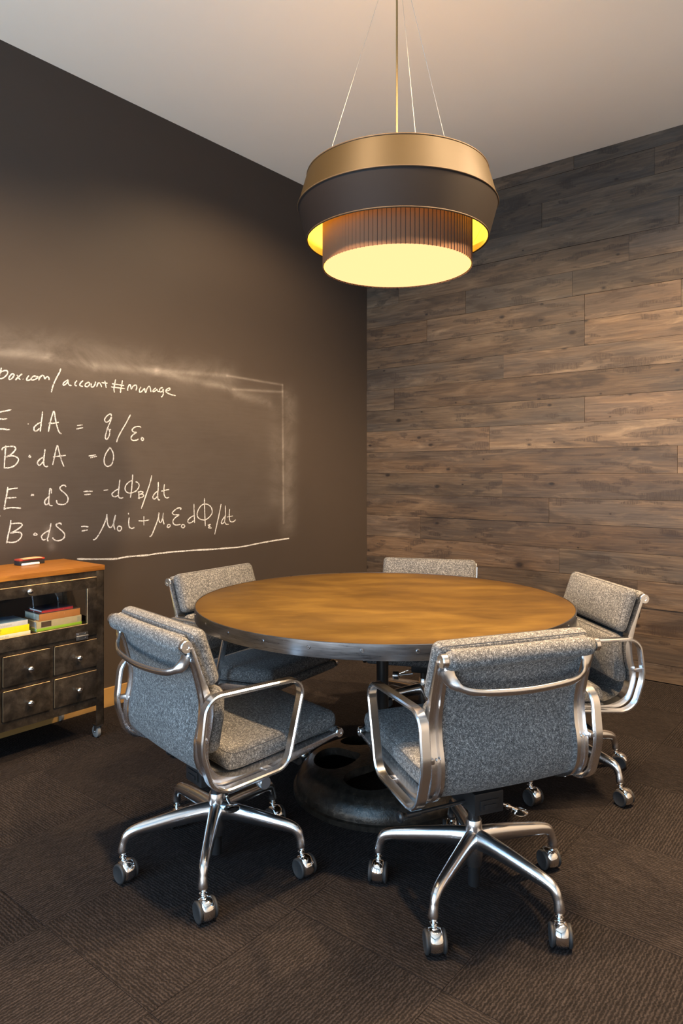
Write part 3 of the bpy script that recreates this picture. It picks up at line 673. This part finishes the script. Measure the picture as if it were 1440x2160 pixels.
# side frames: a grooved aluminium rail from the top roll round to the front roll
def rail_sec(s):
    k = min(1, max(0, (s - 0.10) / 0.12)); f = min(1, max(0, (s - (ARC[-1] - 0.22)) / 0.2))
    d = 0.011 + 0.015*k - 0.013*f; w = 0.040 - 0.008*f
    g = d*0.32
    return [(-w/2, -d/2), (w/2, -d/2), (w/2+.001, 0), (w/2, d/2), (w*.22, d/2), (w*.12, d/2-g), (-w*.12, d/2-g), (-w*.22, d/2), (-w/2, d/2), (-w/2-.001, 0)]
for side, nm in ((-1, 'l'), (1, 'r')):
    m = MB(); rings = []
    for i, p in enumerate(PROF):
        if ARC[i] < 0.022: continue
        t = at_arc(ARC[i])[1]
        rings.append([tuple(p + Vector((side*hx(ARC[i]) + a, 0, 0)) + outn(t)*b) for a, b in rail_sec(ARC[i])])
    m.loft(rings)
    for cy, cz, rr in ((-.247, .792, .0190), (.333, .405, .0165)):
        x0, x1 = (side*.239, side*.255) if cz > .6 else (side*.228, side*.243)
        m.lathe([(0, x0), (rr, x0), (rr, x1 - side*.003), (rr - .002, x1), (rr*.35, x1), (rr*.30, x1 - side*.0012), (0, x1 - side*.0012)], 24, 'X', (0, cy, cz))
    # screws at the foot of the rail
    for s in (arc_of(y=-.13), arc_of(z=.52)):
        p = on(s, side*hx(s), .010); q = on(s, side*hx(s), .016); m.cyl(p, q, .0045, 12)
    CH['rail' + nm] = m.build('side_frame', M['alu'], smooth=30, data_only=True)
    # armrest loop
    poly = [(.146, .640), (-.204, .646), (-.222, .500), (-.180, .366), (.078, .379)]
    loop = fillet(poly, [.045, .052, .16, .075, .055], 10)
    pts = []
    for i, p in enumerate(loop):
        q = loop[(i+1) % len(loop)]; n = max(1, int((q-p).length/0.03))
        for k in range(n): pts.append(p.lerp(q, k/n))
    m = MB(); rings = []; n = len(pts); cx = side*.282
    for i, p in enumerate(pts):
        t = (pts[(i+1) % n] - pts[i-1]).normalized(); nn = Vector((-t.y, t.x))
        sec = [(w*.0155 , h*.0065) for w, h in ((-1, -.4), (-.75, -1), (.75, -1), (1, -.4), (1, .4), (.75, 1), (-.75, 1), (-1, .4))]
        rings.append([(cx + a, p.x + nn.x*b, p.y + nn.y*b) for a, b in sec])
    m.loft(rings, closed_path=True); CH['arm' + nm] = m.build('armrest', M['alu'], smooth=40, data_only=True)
    lo, hi = sorted((side*.255, side*.272))
    for kk, (cy, cz) in enumerate(((-.205, .520), (.020, .377))):
        m = MB(); m.box(lo, hi, cy - .014, cy + .014, cz - .007, cz + .007, .0025)
        CH['brk%d' % kk + nm] = m.build('arm_bracket', M['alu'], smooth=30, data_only=True)
# back brace: flat aluminium bow between the two rails
path = spline([(-.230, -.236, .765), (-.220, -.240, .738), (-.196, -.254, .716), (-.14, -.270, .703), (0, -.280, .698), (.14, -.270, .703), (.196, -.254, .716), (.220, -.240, .738), (.230, -.236, .765)], 8)
m = MB(); rings = []
for i, p in enumerate(path):
    e = abs(p.x)/.230; w = .0115 + .010*max(0, e - .85)/.15; d = .0065
    t = (path[min(i+1, len(path)-1)] - path[max(i-1, 0)]).normalized(); u = Vector((0, 1, 0.35)); u = (u - t*u.dot(t)).normalized(); v = t.cross(u)
    rings.append([tuple(p + u*d*math.cos(a) + v*w*math.sin(a)) for a in [2*math.pi*k/12 for k in range(12)]])
m.loft(rings); CH['brace'] = m.build('back_brace', M['alu'], smooth=60, data_only=True)
# mechanism under the seat
m = MB(); m.box(-.050, .050, -.085, .055, .276, .340, .006); m.box(-.042, .042, .045, .150, .305, .352, .006)
m.box(-.075, .075, -.06, .06, .335, .356, .003)
for y in (-.055, .165): m.cyl((-.236, y, .352), (.236, y, .352), .0105, 14)
m.box(-.032, .032, -.090, -.084, .290, .320, .002); m.box(-.022, .022, -.094, -.089, .296, .308, .002)
CH['mech'] = m.build('tilt_mechanism', M['black'], smooth=30, data_only=True)
m = MB(); m.cyl((-.048, -.03, .298), (-.245, -.03, .290), .0055, 10); m.cyl((-.20, -.03, .2915), (-.245, -.03, .290), .0085, 12)
m.lathe([(0, -.272), (.012, -.272), (.0165, -.267), (.0165, -.261), (.011, -.255), (.008, -.243)], 20, 'X', (0, -.03, .289)); CH['lever'] = m.build('height_lever', M['black'], smooth=40, data_only=True)
m = MB(); m.cyl((.04, .10, .285), (.115, .10, .272), .005, 10); m.lathe([(0, .112), (.019, .112), (.0205, .116), (.0205, .138), (.019, .142), (0, .142)], 28, 'X', (0, .10, .27))
CH['knob'] = m.build('tension_knob', M['brushed'], smooth=40, data_only=True)
m = MB(); m.tube(spline([(.045, -.02, .275), (.09, -.025, .262), (.135, -.03, .240)], 4), .0045, 10); m.cyl((.10, -.026, .256), (.108, -.027, .252), .0085, 12)
m.lathe([(0, -.006), (.022, -.004), (.026, 0), (.022, .004), (0, .006)], 28, 'Z', (.145, -.031, .232)); CH['paddle'] = m.build('tilt_paddle', M['chrome'], smooth=50, data_only=True)
# five-star base
m = MB(); m.cyl((0, 0, .022), (0, 0, .28), .0175, 24); CH['col'] = m.build('gas_column', M['black'], smooth=40, data_only=True)
m = MB(); m.lathe([(.0178, .224), (.0225, .224), (.0238, .222), (.0252, .200), (.0285, .172), (.0285, .130), (.0250, .102), (.0228, .084), (.0178, .083)], 32); CH['hub'] = m.build('hub', M['alu'], smooth=40, data_only=True)
leg = spline([(0, .012, .166), (0, .06, .166), (0, .13, .160), (0, .20, .152), (0, .252, .145), (0, .279, .135), (0, .291, .113), (0, .2955, .095), (0, .296, .077)], 6)
m = MB(); rings = []
for i, p in enumerate(leg):
    q = i/(len(leg)-1); t = (leg[min(i+1, len(leg)-1)] - leg[max(i-1, 0)]).normalized(); nn = Vector((0, -t.z, t.y))
    hh = .0225*(1-q)**1.2 + .0098; ww = .0135*(1-q)**1.0 + .0090
    if q > .74: e = (q-.74)/.26; k = math.sin(min(1, e*1.12)*math.pi*.56); hh = hh*(1-k) + .0150*k; ww = ww*(1-k) + .0150*k
    if q > .97: hh *= .8; ww *= .8
    rings.append([tuple(p + Vector((ww*math.cos(a), 0, 0)) + nn*(hh*math.sin(a))) for a in [2*math.pi*k/16 for k in range(16)]])
m.loft(rings); CH['leg'] = m.build('base_leg', M['alu'], smooth=60, data_only=True)
# casters: chrome hood between two black wheels
m = MB(); m.cyl((0, 0, .050), (0, 0, .082), .0060, 12); m.lathe([(.006, .064), (.011, .066), (.011, .069), (.006, .072)], 16)
m.lathe([(0, -.0195), (.0225, -.0195), (.0285, -.0185), (.0322, -.0140), (.0335, -.006), (.0338, 0), (.0335, .006), (.0322, .0140), (.0285, .0185), (.0225, .0195), (0, .0195)], 40, 'X', (0, -.018, .0325), a0=R(-38), a1=R(242))
CH['caster'] = m.build('caster', M['chrome'], smooth=45, data_only=True)
m = MB(); m.lathe([(0, -.0042), (.0240, -.0042), (.0280, -.003), (.0300, .0), (.0300, .0035), (.0282, .0058), (.0250, .0066), (.0235, .0058), (0, .0060)], 32, 'X'); CH['wheel'] = m.build('wheel', M['rubber'], smooth=40, data_only=True)

def office_chair(label, x, y, face, leg0, swivel, dz=0.0):
    """dz: how far the seat is lowered on its column"""
    rz = math.atan2(face[1], face[0]) - math.pi/2
    t = thing('office_chair', label, 'chair', (x, y, 0), rz, 'office chairs around the round table')
    for k in ('shell', 'top_roll', 'front_roll'): inst(k, CH[k], t)
    for k in ('upper_cushion', 'lower_cushion', 'seat_cushion'): inst('seam', CH[k + '_seam'], inst(k, CH[k], t))
    for s in 'lr':
        inst('side_frame', CH['rail' + s], t); ar = inst('armrest', CH['arm' + s], t)
        inst('arm_bracket', CH['brk0' + s], ar); inst('arm_bracket', CH['brk1' + s], ar)
    inst('back_brace', CH['brace'], t)
    me = inst('tilt_mechanism', CH['mech'], t)
    for ch in t.children: ch.location.z -= dz
    inst('height_lever', CH['lever'], me); inst('tension_knob', CH['knob'], me); inst('tilt_paddle', CH['paddle'], me)
    inst('gas_column', CH['col'], t); inst('hub', CH['hub'], t)
    for k in range(5):
        a = R(leg0 + 72*k) - rz
        inst('base_leg', CH['leg'], t, (0, 0, 0), (0, 0, a - math.pi/2))
        c = inst('caster', CH['caster'], t, (.296*math.cos(a), .296*math.sin(a), 0), (0, 0, R(swivel[k]) - rz))
        inst('wheel', CH['wheel'], c, (.0225, -.018, .0302)); inst('wheel', CH['wheel'], c, (-.0225, -.018, .0302), (0, 0, math.pi))
    return t
def nrm(a, b):
    l = math.hypot(a, b); return (a/l, b/l)
office_chair('grey felt office chair with its blue-lit back to the camera, left front of the table', -.415, 2.280, nrm(.75, .66), 57, (40, 30, 50, 35, 40))
office_chair('grey felt office chair with its back to the camera, right front of the table', .405, 2.105, nrm(-.36, .933), 22, (200, 175, -10, 5, -8))
office_chair('grey felt office chair between the chalk wall and the table, near the metal cabinet', -.440, 3.185, nrm(.83, -.56), 48, (20, 60, -20, 100, 10), .006)
office_chair('grey felt office chair behind the table in the wall corner, only its top cushion showing', .425, 3.555, nrm(-.257, -.966), 56, (10, 70, 30, 0, 120), .016)
office_chair('grey felt office chair at the right edge, side-on against the plank wall', .910, 2.911, nrm(-.992, -.125), 17, (60, 0, 90, 30, 30), .004)

# ------------------------------------------------------------------ pendant lamp
LX, LY = 0.226, 2.806
lamp = thing('pendant_lamp', 'large drum pendant lamp of brown and bronze fabric hanging over the table', 'lamp', (LX, LY, 0))
ZB, ZS, ZT = 2.227, 2.357, 2.487
RB, RS, RT = 0.368, 0.4037, 0.366
def band_mesh(r0, z0, r1, z1, th=0.003, n=120):
    mb = MB(); mb.lathe([(r0, z0), (r1, z1), (r1 - th, z1), (r0 - th, z0), (r0, z0)], n); return mb
band_mesh(RS, ZS, RT, ZT).build('upper_shade', M['gold'], lamp, 30)
band_mesh(RB, ZB, RS, ZS).build('lower_shade', M['dark'], lamp, 30)
m = MB(); m.lathe([(RB - .0045, ZB + .001), (RS - .0045, ZS), (RT - .0045, ZT - .001)], 120); m.build('shade_lining', M['lining'], lamp, 40)
for r, z, q in ((RB, ZB, .0034), (RS + .0005, ZS, .0034), (RT, ZT, .0040)):
    m = MB(); m.tube([((r - .001)*math.cos(2*math.pi*k/120), (r - .001)*math.sin(2*math.pi*k/120), z) for k in range(120)], q, 8, closed=True); m.build('shade_binding', M['trim'], lamp, 60)
# pleated inner drum
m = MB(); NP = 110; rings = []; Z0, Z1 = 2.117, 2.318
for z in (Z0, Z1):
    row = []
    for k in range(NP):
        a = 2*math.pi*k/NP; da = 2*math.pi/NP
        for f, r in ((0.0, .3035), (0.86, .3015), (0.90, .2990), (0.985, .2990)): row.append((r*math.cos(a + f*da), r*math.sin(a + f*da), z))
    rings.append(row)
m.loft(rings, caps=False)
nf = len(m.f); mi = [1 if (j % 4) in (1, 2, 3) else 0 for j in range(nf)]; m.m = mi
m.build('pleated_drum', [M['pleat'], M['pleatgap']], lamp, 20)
m = MB(); m.lathe([(.2985, Z0 + .004), (.2985, Z1)], 100); m.build('drum_lining', M['lining'], lamp, 40)
m = MB(); m.lathe([(0, 2.117), (.15, 2.1172), (.27, 2.119), (.2975, 2.1205)], 100); m.build('diffuser', M['diffuser'], lamp, 60)
# spider, bulbs, cord, wires, canopy
m = MB()
for a in (0, 60, 120):
    c, s = math.cos(R(a + 15)), math.sin(R(a + 15)); m.cyl((-(RS-.006)*c, -(RS-.006)*s, ZS), ((RS-.006)*c, (RS-.006)*s, ZS), .003, 8)
m.cyl((0, 0, ZS - .02), (0, 0, ZS + .05), .016, 16); spider = m.build('spider_frame', M['brushed'], lamp, 40)
for k in range(3):
    a = R(45 + 120*k); p = (.10*math.cos(a), .10*math.sin(a), 2.335)
    m = MB(); m.lathe([(0, -.032), (.018, -.027), (.029, -.008), (.030, .004), (.022, .022), (.013, .036), (.013, .05), (0, .05)], 20); m.build('bulb', M['bulb'], lamp, 60, p)
    l = bpy.data.lights.new('bulb_light', 'POINT'); l.energy = 1.9; l.color = (1.0, 0.66, 0.30); l.shadow_soft_size = .035
    lo = bpy.data.objects.new('bulb_light', l); link(lo, lamp); lo.location = (p[0]*1.0, p[1]*1.0, 2.42)
m = MB(); m.cyl((0, 0, ZS + .04), (0, 0, CEIL - .02), .0042, 10); m.build('cord', M['cord'], lamp, 40)
for a in (-84, 36, 156):
    rr = RT - .006; m = MB(); m.cyl((rr*math.cos(R(a)), rr*math.sin(R(a)), ZT - .002), (.035*math.cos(R(a)), .035*math.sin(R(a)), CEIL - .02), .0009, 6); m.build('suspension_wire', M['wire'], lamp, 40)
m = MB(); m.lathe([(0, CEIL - .025), (.055, CEIL - .025), (.06, CEIL - .020), (.06, CEIL - .001), (0, CEIL - .001)], 40); m.build('canopy', M['brushed'], lamp, 40)

# ------------------------------------------------------------------ metal storage cabinet
CW, CD = 0.750, 0.381
O = room(-2.62, 0.383)
cab = thing('storage_cabinet', 'dark patinated steel cabinet on wheels with orange wood top, glass door and small drawers', 'cabinet', O, ANG_L)
pm = M['patina']
m = MB(); m.box(-CW - .005, .003, -.003, CD, .813, .836, .0015); m.build('wood_top', M['oak'], cab, 30)
POST = .040
for sx in (0, 1):
    for sy in (0, 1):
        m = MB(); x0 = -CW if sx else -POST; y0 = 0 if not sy else CD - POST
        xo = (x0, x0 + .004) if sx else (x0 + POST - .004, x0 + POST); yo = (y0, y0 + .004) if not sy else (y0 + POST - .004, y0 + POST)
        m.box(x0, x0 + POST, yo[0], yo[1], .066, .812, .001); m.box(xo[0], xo[1], y0, y0 + POST, .066, .812, .001)
        m.box(x0, x0 + POST, y0, y0 + POST, .064, .068)
        m.build('leg', pm, cab, 30)
        m = MB(); cx, cy = x0 + POST/2, y0 + POST/2
        m.box(cx - .017, cx + .017, cy - .017, cy + .017, .058, .0635, .001)
        for q in (-.0125, .0105): m.loft([[(cx + q, cy - .014, .058), (cx + q + .002, cy - .014, .058), (cx + q + .002, cy + .014, .058), (cx + q, cy + .014, .058)], [(cx + q, cy + .006, .024), (cx + q + .002, cy + .006, .024), (cx + q + .002, cy + .020, .024), (cx + q, cy + .020, .024)]])
        m.cyl((cx - .016, cy + .012, .028), (cx + .016, cy + .012, .028), .0045, 12)
        c = m.build('caster', M['brushed'], cab, 30)
        m = MB(); m.lathe([(0, -.0095), (.022, -.0095), (.0275, -.007), (.0275, .007), (.022, .0095), (0, .0095)], 28, 'X', (cx, cy + .012, .0278)); m.build('wheel', M['greywheel'], c, 40)
# carcass
m = MB(); m.box(-CW + .004, -.004, .010, CD - .006, .163, .167); m.box(-CW + .004, -.004, .010, CD - .006, .540, .546); m.box(-CW + .004, -.004, .012, CD - .006, .804, .812)
m.build('shelf', pm, cab, 30)
m = MB(); m.box(-CW + .004, -.004, CD - .006, CD - .001, .163, .812); m.build('back_panel', M['backing'], cab, 30)
for x0, x1 in ((-.0062, -.0042), (-CW + .0042, -CW + .0062)):
    m = MB(); m.box(x0, x1, POST, CD - .006, .163, .570); m.box(x0, x1, POST, CD - .006, .740, .812); m.box(x0, x1, POST, POST + .03, .57, .74); m.box(x0, x1, CD - .05, CD - .006, .57, .74)
    sp = m.build('side_panel', pm, cab, 30)
    m = MB(); m.add([((x0+x1)/2, POST + .03, .57), ((x0+x1)/2, CD - .05, .57), ((x0+x1)/2, CD - .05, .74), ((x0+x1)/2, POST + .03, .74)], [(0, 1, 2, 3)]); m.build('side_pane', M['glass'], sp, 0)
m = MB(); y0, y1 = .0045, .011
m.box(-CW + .005, -.005, y0, y1, .785, .812); m.box(-CW + .005, -.005, y0, y1, .489, .507); m.box(-CW + .005, -.005, y0, y1, .339, .354); m.box(-CW + .005, -.005, y0, y1, .163, .204)
COLX = [(-.255, -.039), (-.487, -.271), (-.719, -.503)]
for a in (-.271, -.503): m.box(a, a + .016, y0, y1, .204, .489)
m.box(-CW + .005, -.719, y0, y1, .204, .489); m.box(-.039, -.005, y0, y1, .204, .489)
m.build('face_frame', pm, cab, 30)
kn = MB(); kn.cyl((0, 0, 0), (0, -.014, 0), .0055, 12); kn.lathe([(0, -.030), (.007, -.0293), (.0125, -.025), (.0142, -.0195), (.012, -.014), (.006, -.0115)], 24, 'Y')
knob_me = kn.build('knob', M['chrome'], smooth=50, data_only=True)
for i, (xa, xb) in enumerate(COLX):
    for z0, z1 in ((.355, .488), (.205, .338)):
        m = MB(); g = .0012
        m.box(xa + g, xb - g, -.004, .010, z0 + g, z1 - g, .0035); m.box(xa + .01, xb - .01, .010, .30, z0 + .006, z0 + .009); m.box(xa + .01, xa + .012, .010, .30, z0 + .006, z1 - .02); m.box(xb - .012, xb - .01, .010, .30, z0 + .006, z1 - .02)
        dr = m.build('drawer', pm, cab, 30)
        m = MB(); m.cyl((xa + .003, -.0022, z1 - .0024), (xb - .003, -.0022, z1 - .0026), .0024, 10); m.cyl((xa + .003, -.0022, z1 - .004), (xa + .003, -.0022, z0 + .004), 0.0018, 10); m.build('edge_highlight', M['edge'], dr, 40)  # lip added along the drawer edges, coloured gold for the warm light they catch
        inst('knob', knob_me, dr, ((xa + xb)/2 + .008, -.004, (z0 + z1)/2 - .006))
# drop door with a pane
DX0, DX1, DZ0, DZ1 = -.712, -.038, .508, .784
GX0, GX1, GZ0, GZ1 = -.660, -.090, .566, .733
m = MB(); y0, y1 = -.004, .010
m.box(DX0, DX1, y0, y1, GZ1, DZ1, .0025); m.box(DX0, DX1, y0, y1, DZ0, GZ0, .0025); m.box(DX0, GX0, y0 + .0002, y1, GZ0 - .002, GZ1 + .002, .0015); m.box(GX1, DX1, y0 + .0002, y1, GZ0 - .002, GZ1 + .002, .0015)
door = m.build('door', pm, cab, 30)
m = MB(); m.cyl((DX0 + .003, -.0022, DZ1 - .0026), (DX1 - .003, -.0022, DZ1 - .0026), .0030, 10); m.cyl((GX0, -.0022, GZ0 - .001), (GX1, -.0022, GZ0 - .001), .0026, 10); m.cyl((GX1 + .001, -.0022, GZ0), (GX1 + .001, -.0022, GZ1), .0022, 10); m.build('edge_highlight', M['edge'], door, 40)  # same added lip on the door, highlight put into its colour
m = MB(); m.add([(GX0, .004, GZ0), (GX1, .004, GZ0), (GX1, .004, GZ1), (GX0, .004, GZ1)], [(0, 1, 2, 3)]); m.build('pane', M['glass'], door, 0)
inst('knob', knob_me, door, (-.375, -.004, .759))
for xa in (-.147, -.662):
    m = MB(); m.box(xa, xa + .060, -.0058, -.0042, .514, .531, .0004); m.box(xa, xa + .060, -.0058, -.0042, .496, .511, .0004); m.cyl((xa, -.0072, .5125), (xa + .060, -.0072, .5125), .0032, 12)
    for sx in (.012, .048):
        for sz in (.523, .503): m.cyl((xa + sx, -.0055, sz), (xa + sx, -.0072, sz), .0035, 10)
    m.build('hinge', M['brushed'], door, 30)

# ------------------------------------------------------------------ books behind the glass
PAGE = plain('book_pages', (0.62, 0.56, 0.46), 0.9, 0, 0.1, 200)
def text(body, parent, x, y, z, size, mat, sx=1.0):
    c = bpy.data.curves.new('lettering', 'FONT'); c.body = body; c.size = size; c.extrude = 0.0002; c.materials.append(mat)
    q = bpy.data.objects.new('lettering', c); COL.objects.link(q)
    me = bpy.data.meshes.new_from_object(q.evaluated_get(bpy.context.evaluated_depsgraph_get())); bpy.data.objects.remove(q)
    o = bpy.data.objects.new('lettering', me); link(o, parent); o.location = (x, y, z); o.rotation_euler = (R(90), 0, 0); o.scale = (sx, 1, 1); return o
INK = plain('dark_ink', (0.03, 0.025, 0.02), 0.7); GREYINK = plain('grey_ink', (0.50, 0.47, 0.42), 0.7)
def book(label, group, x0, x1, y0, depth, z0, z1, color, lettering=(), top=None, rot=0.0, hard=True, pages=PAGE):
    """lying flat, spine towards the glass; x0..x1 along the shelf"""
    cm = plain('book_cover', color, 0.5, 0, 0.12, 60)
    b = .0028 if hard else .0010; L = x1 - x0; h = z1 - z0
    m = MB(); m.box(-L/2, L/2, 0, depth, 0, b, b*.3); m.box(-L/2, L/2, .0, b*1.3, b*.4, h - b*.4, b*.3)
    if top: m.mi = 1
    m.box(-L/2, L/2, 0, depth, h - b, h, b*.3); m.mi = 0
    o = m.build('book', [cm, plain('book_front_cover', top, 0.4, 0, 0.35, 25)] if top else cm, None, 30)
    P = O + Matrix.Rotation(ANG_L, 3, 'Z') @ Vector(((x0 + x1)/2, y0, z0)); o.location = P; o.rotation_euler = (0, 0, ANG_L + R(rot))
    tag(o, label, 'book', group)
    e = .004 if hard else .0006
    m = MB(); m.box(-L/2 + e, L/2 - e, b*1.3, depth - e, b, h - b); m.build('pages', pages, o, 0)
    for it in lettering:
        if it[0] == 'patch':
            _, px0, px1, pz0, pz1, col = it; m = MB(); m.box(px0, px1, -.0006, .0002, pz0, pz1); m.build('spine_label', plain('spine_label', col, 0.6), o, 0)
        else:
            body, px, pz, sz, mt, sx = it; text(body, o, px, -.0003, pz, sz, mt, sx)
    return o
G1, G2 = 'books in the left pile behind the cabinet glass', 'books in the right pile behind the cabinet glass'
Y0 = .034
Z = .5461
book('thick cream paperback at the bottom of the left pile in the cabinet', G1, -.556, -.346, Y0, .135, Z, Z + .029, (0.80, 0.74, 0.50), [('EATING THE', -.047, .0165, .0105, GREYINK, .95), ('DINOSAUR', -.047, .0055, .0105, INK, .95), ('- - - -', .055, .010, .008, GREYINK, .8)], hard=False)
Z += .0293
book('bright yellow paperback in the middle of the left pile in the cabinet', G1, -.566, -.351, Y0, .135, Z, Z + .029, (0.92, 0.74, 0.012), [('ST', -.040, .006, .0225, INK, 1.0), ('. . . . . . .', .010, .017, .008, GREYINK, .8)], hard=False)
Z += .0293
book('pale grey paperback with a blue cover, top of the left pile in the cabinet', G1, -.566, -.358, Y0, .135, Z, Z + .0215, (0.66, 0.63, 0.58), [('k Palahniuk', -.036, .005, .0155, GREYINK, 1.0)], top=(0.12, 0.22, 0.34), hard=False)
Z = .5461
book('dark brown book with a pale spine label, bottom of the right pile in the cabinet', G2, -.313, -.112, Y0, .14, Z, Z + .0150, (0.07, 0.04, 0.025), [('patch', -.03, .03, .003, .012, (0.55, 0.55, 0.46))])
Z += .0152
book('thin lime green book low in the right pile in the cabinet', G2, -.318, -.096, Y0 + .001, .145, Z, Z + .0125, (0.28, 0.46, 0.03))
Z += .0127
book('tan clothbound book with a dark spine label in the right pile in the cabinet', G2, -.317, -.097, Y0 + .002, .14, Z, Z + .0315, (0.45, 0.36, 0.19), [('patch', -.088, -.040, .004, .028, (0.07, 0.04, 0.02)), ('patch', .088, .106, .006, .026, (0.33, 0.30, 0.18))])
Z += .0317
book('thick orange brown hardback below the red book in the right pile in the cabinet', G2, -.304, -.104, Y0 + .002, .145, Z, Z + .0345, (0.43, 0.17, 0.045), top=(0.05, 0.04, 0.04), pages=plain('pale_green_pages', (0.55, 0.58, 0.48), 0.9))
Z += .0347
book('thin navy book with red spine, top of the right pile in the cabinet', G2, -.287, -.134, Y0 + .012, .125, Z, Z + .013, (0.42, 0.03, 0.03), top=(0.02, 0.025, 0.05), pages=plain('white_pages', (0.72, 0.78, 0.82), 0.8))

# ------------------------------------------------------------------ things on the cabinet
AX = Matrix.Rotation(ANG_L, 3, 'Z')
e = thing('chalkboard_eraser', 'black felt chalkboard eraser with a red top lying on the cabinet by the wall', 'eraser', O + AX @ Vector((-.215, .305, .8361)), ANG_L + R(4))
m = MB(); m.box(-.065, .065, -.024, .024, 0, .021, .003); m.build('felt_block', M['rubber'], e, 30)
m = MB(); m.box(-.065, .065, -.024, .024, .021, .030, .003); m.build('red_back', plain('red_paint', (0.42, 0.05, 0.03), 0.4), e, 30)
m = MB(); m.loft([[(x, -.012 + .022*math.sin(a)*.9, .0295 + .006*math.cos(a)*(1 - (x/.055)**4)) for a in [math.pi*(-.5 + k/8) for k in range(9)]] for x in [-.05 + .1*i/10 for i in range(11)]]); m.build('wooden_grip', plain('pale_wood_grip', (0.62, 0.38, 0.20), 0.5), e, 50)
c = thing('chalk_stick', 'short white chalk stick lying in front of the eraser on the cabinet', 'chalk', O + AX @ Vector((-.232, .262, .8361 + .0065)), ANG_L + R(2))
m = MB(); m.lathe([(0, -.043), (.0055, -.043), (.0062, -.042), (.0065, .042), (.0058, .043), (0, .043)], 16, 'X'); m.build('stick', plain('fresh_chalk', (0.85, 0.85, 0.82), 0.9), c, 40)
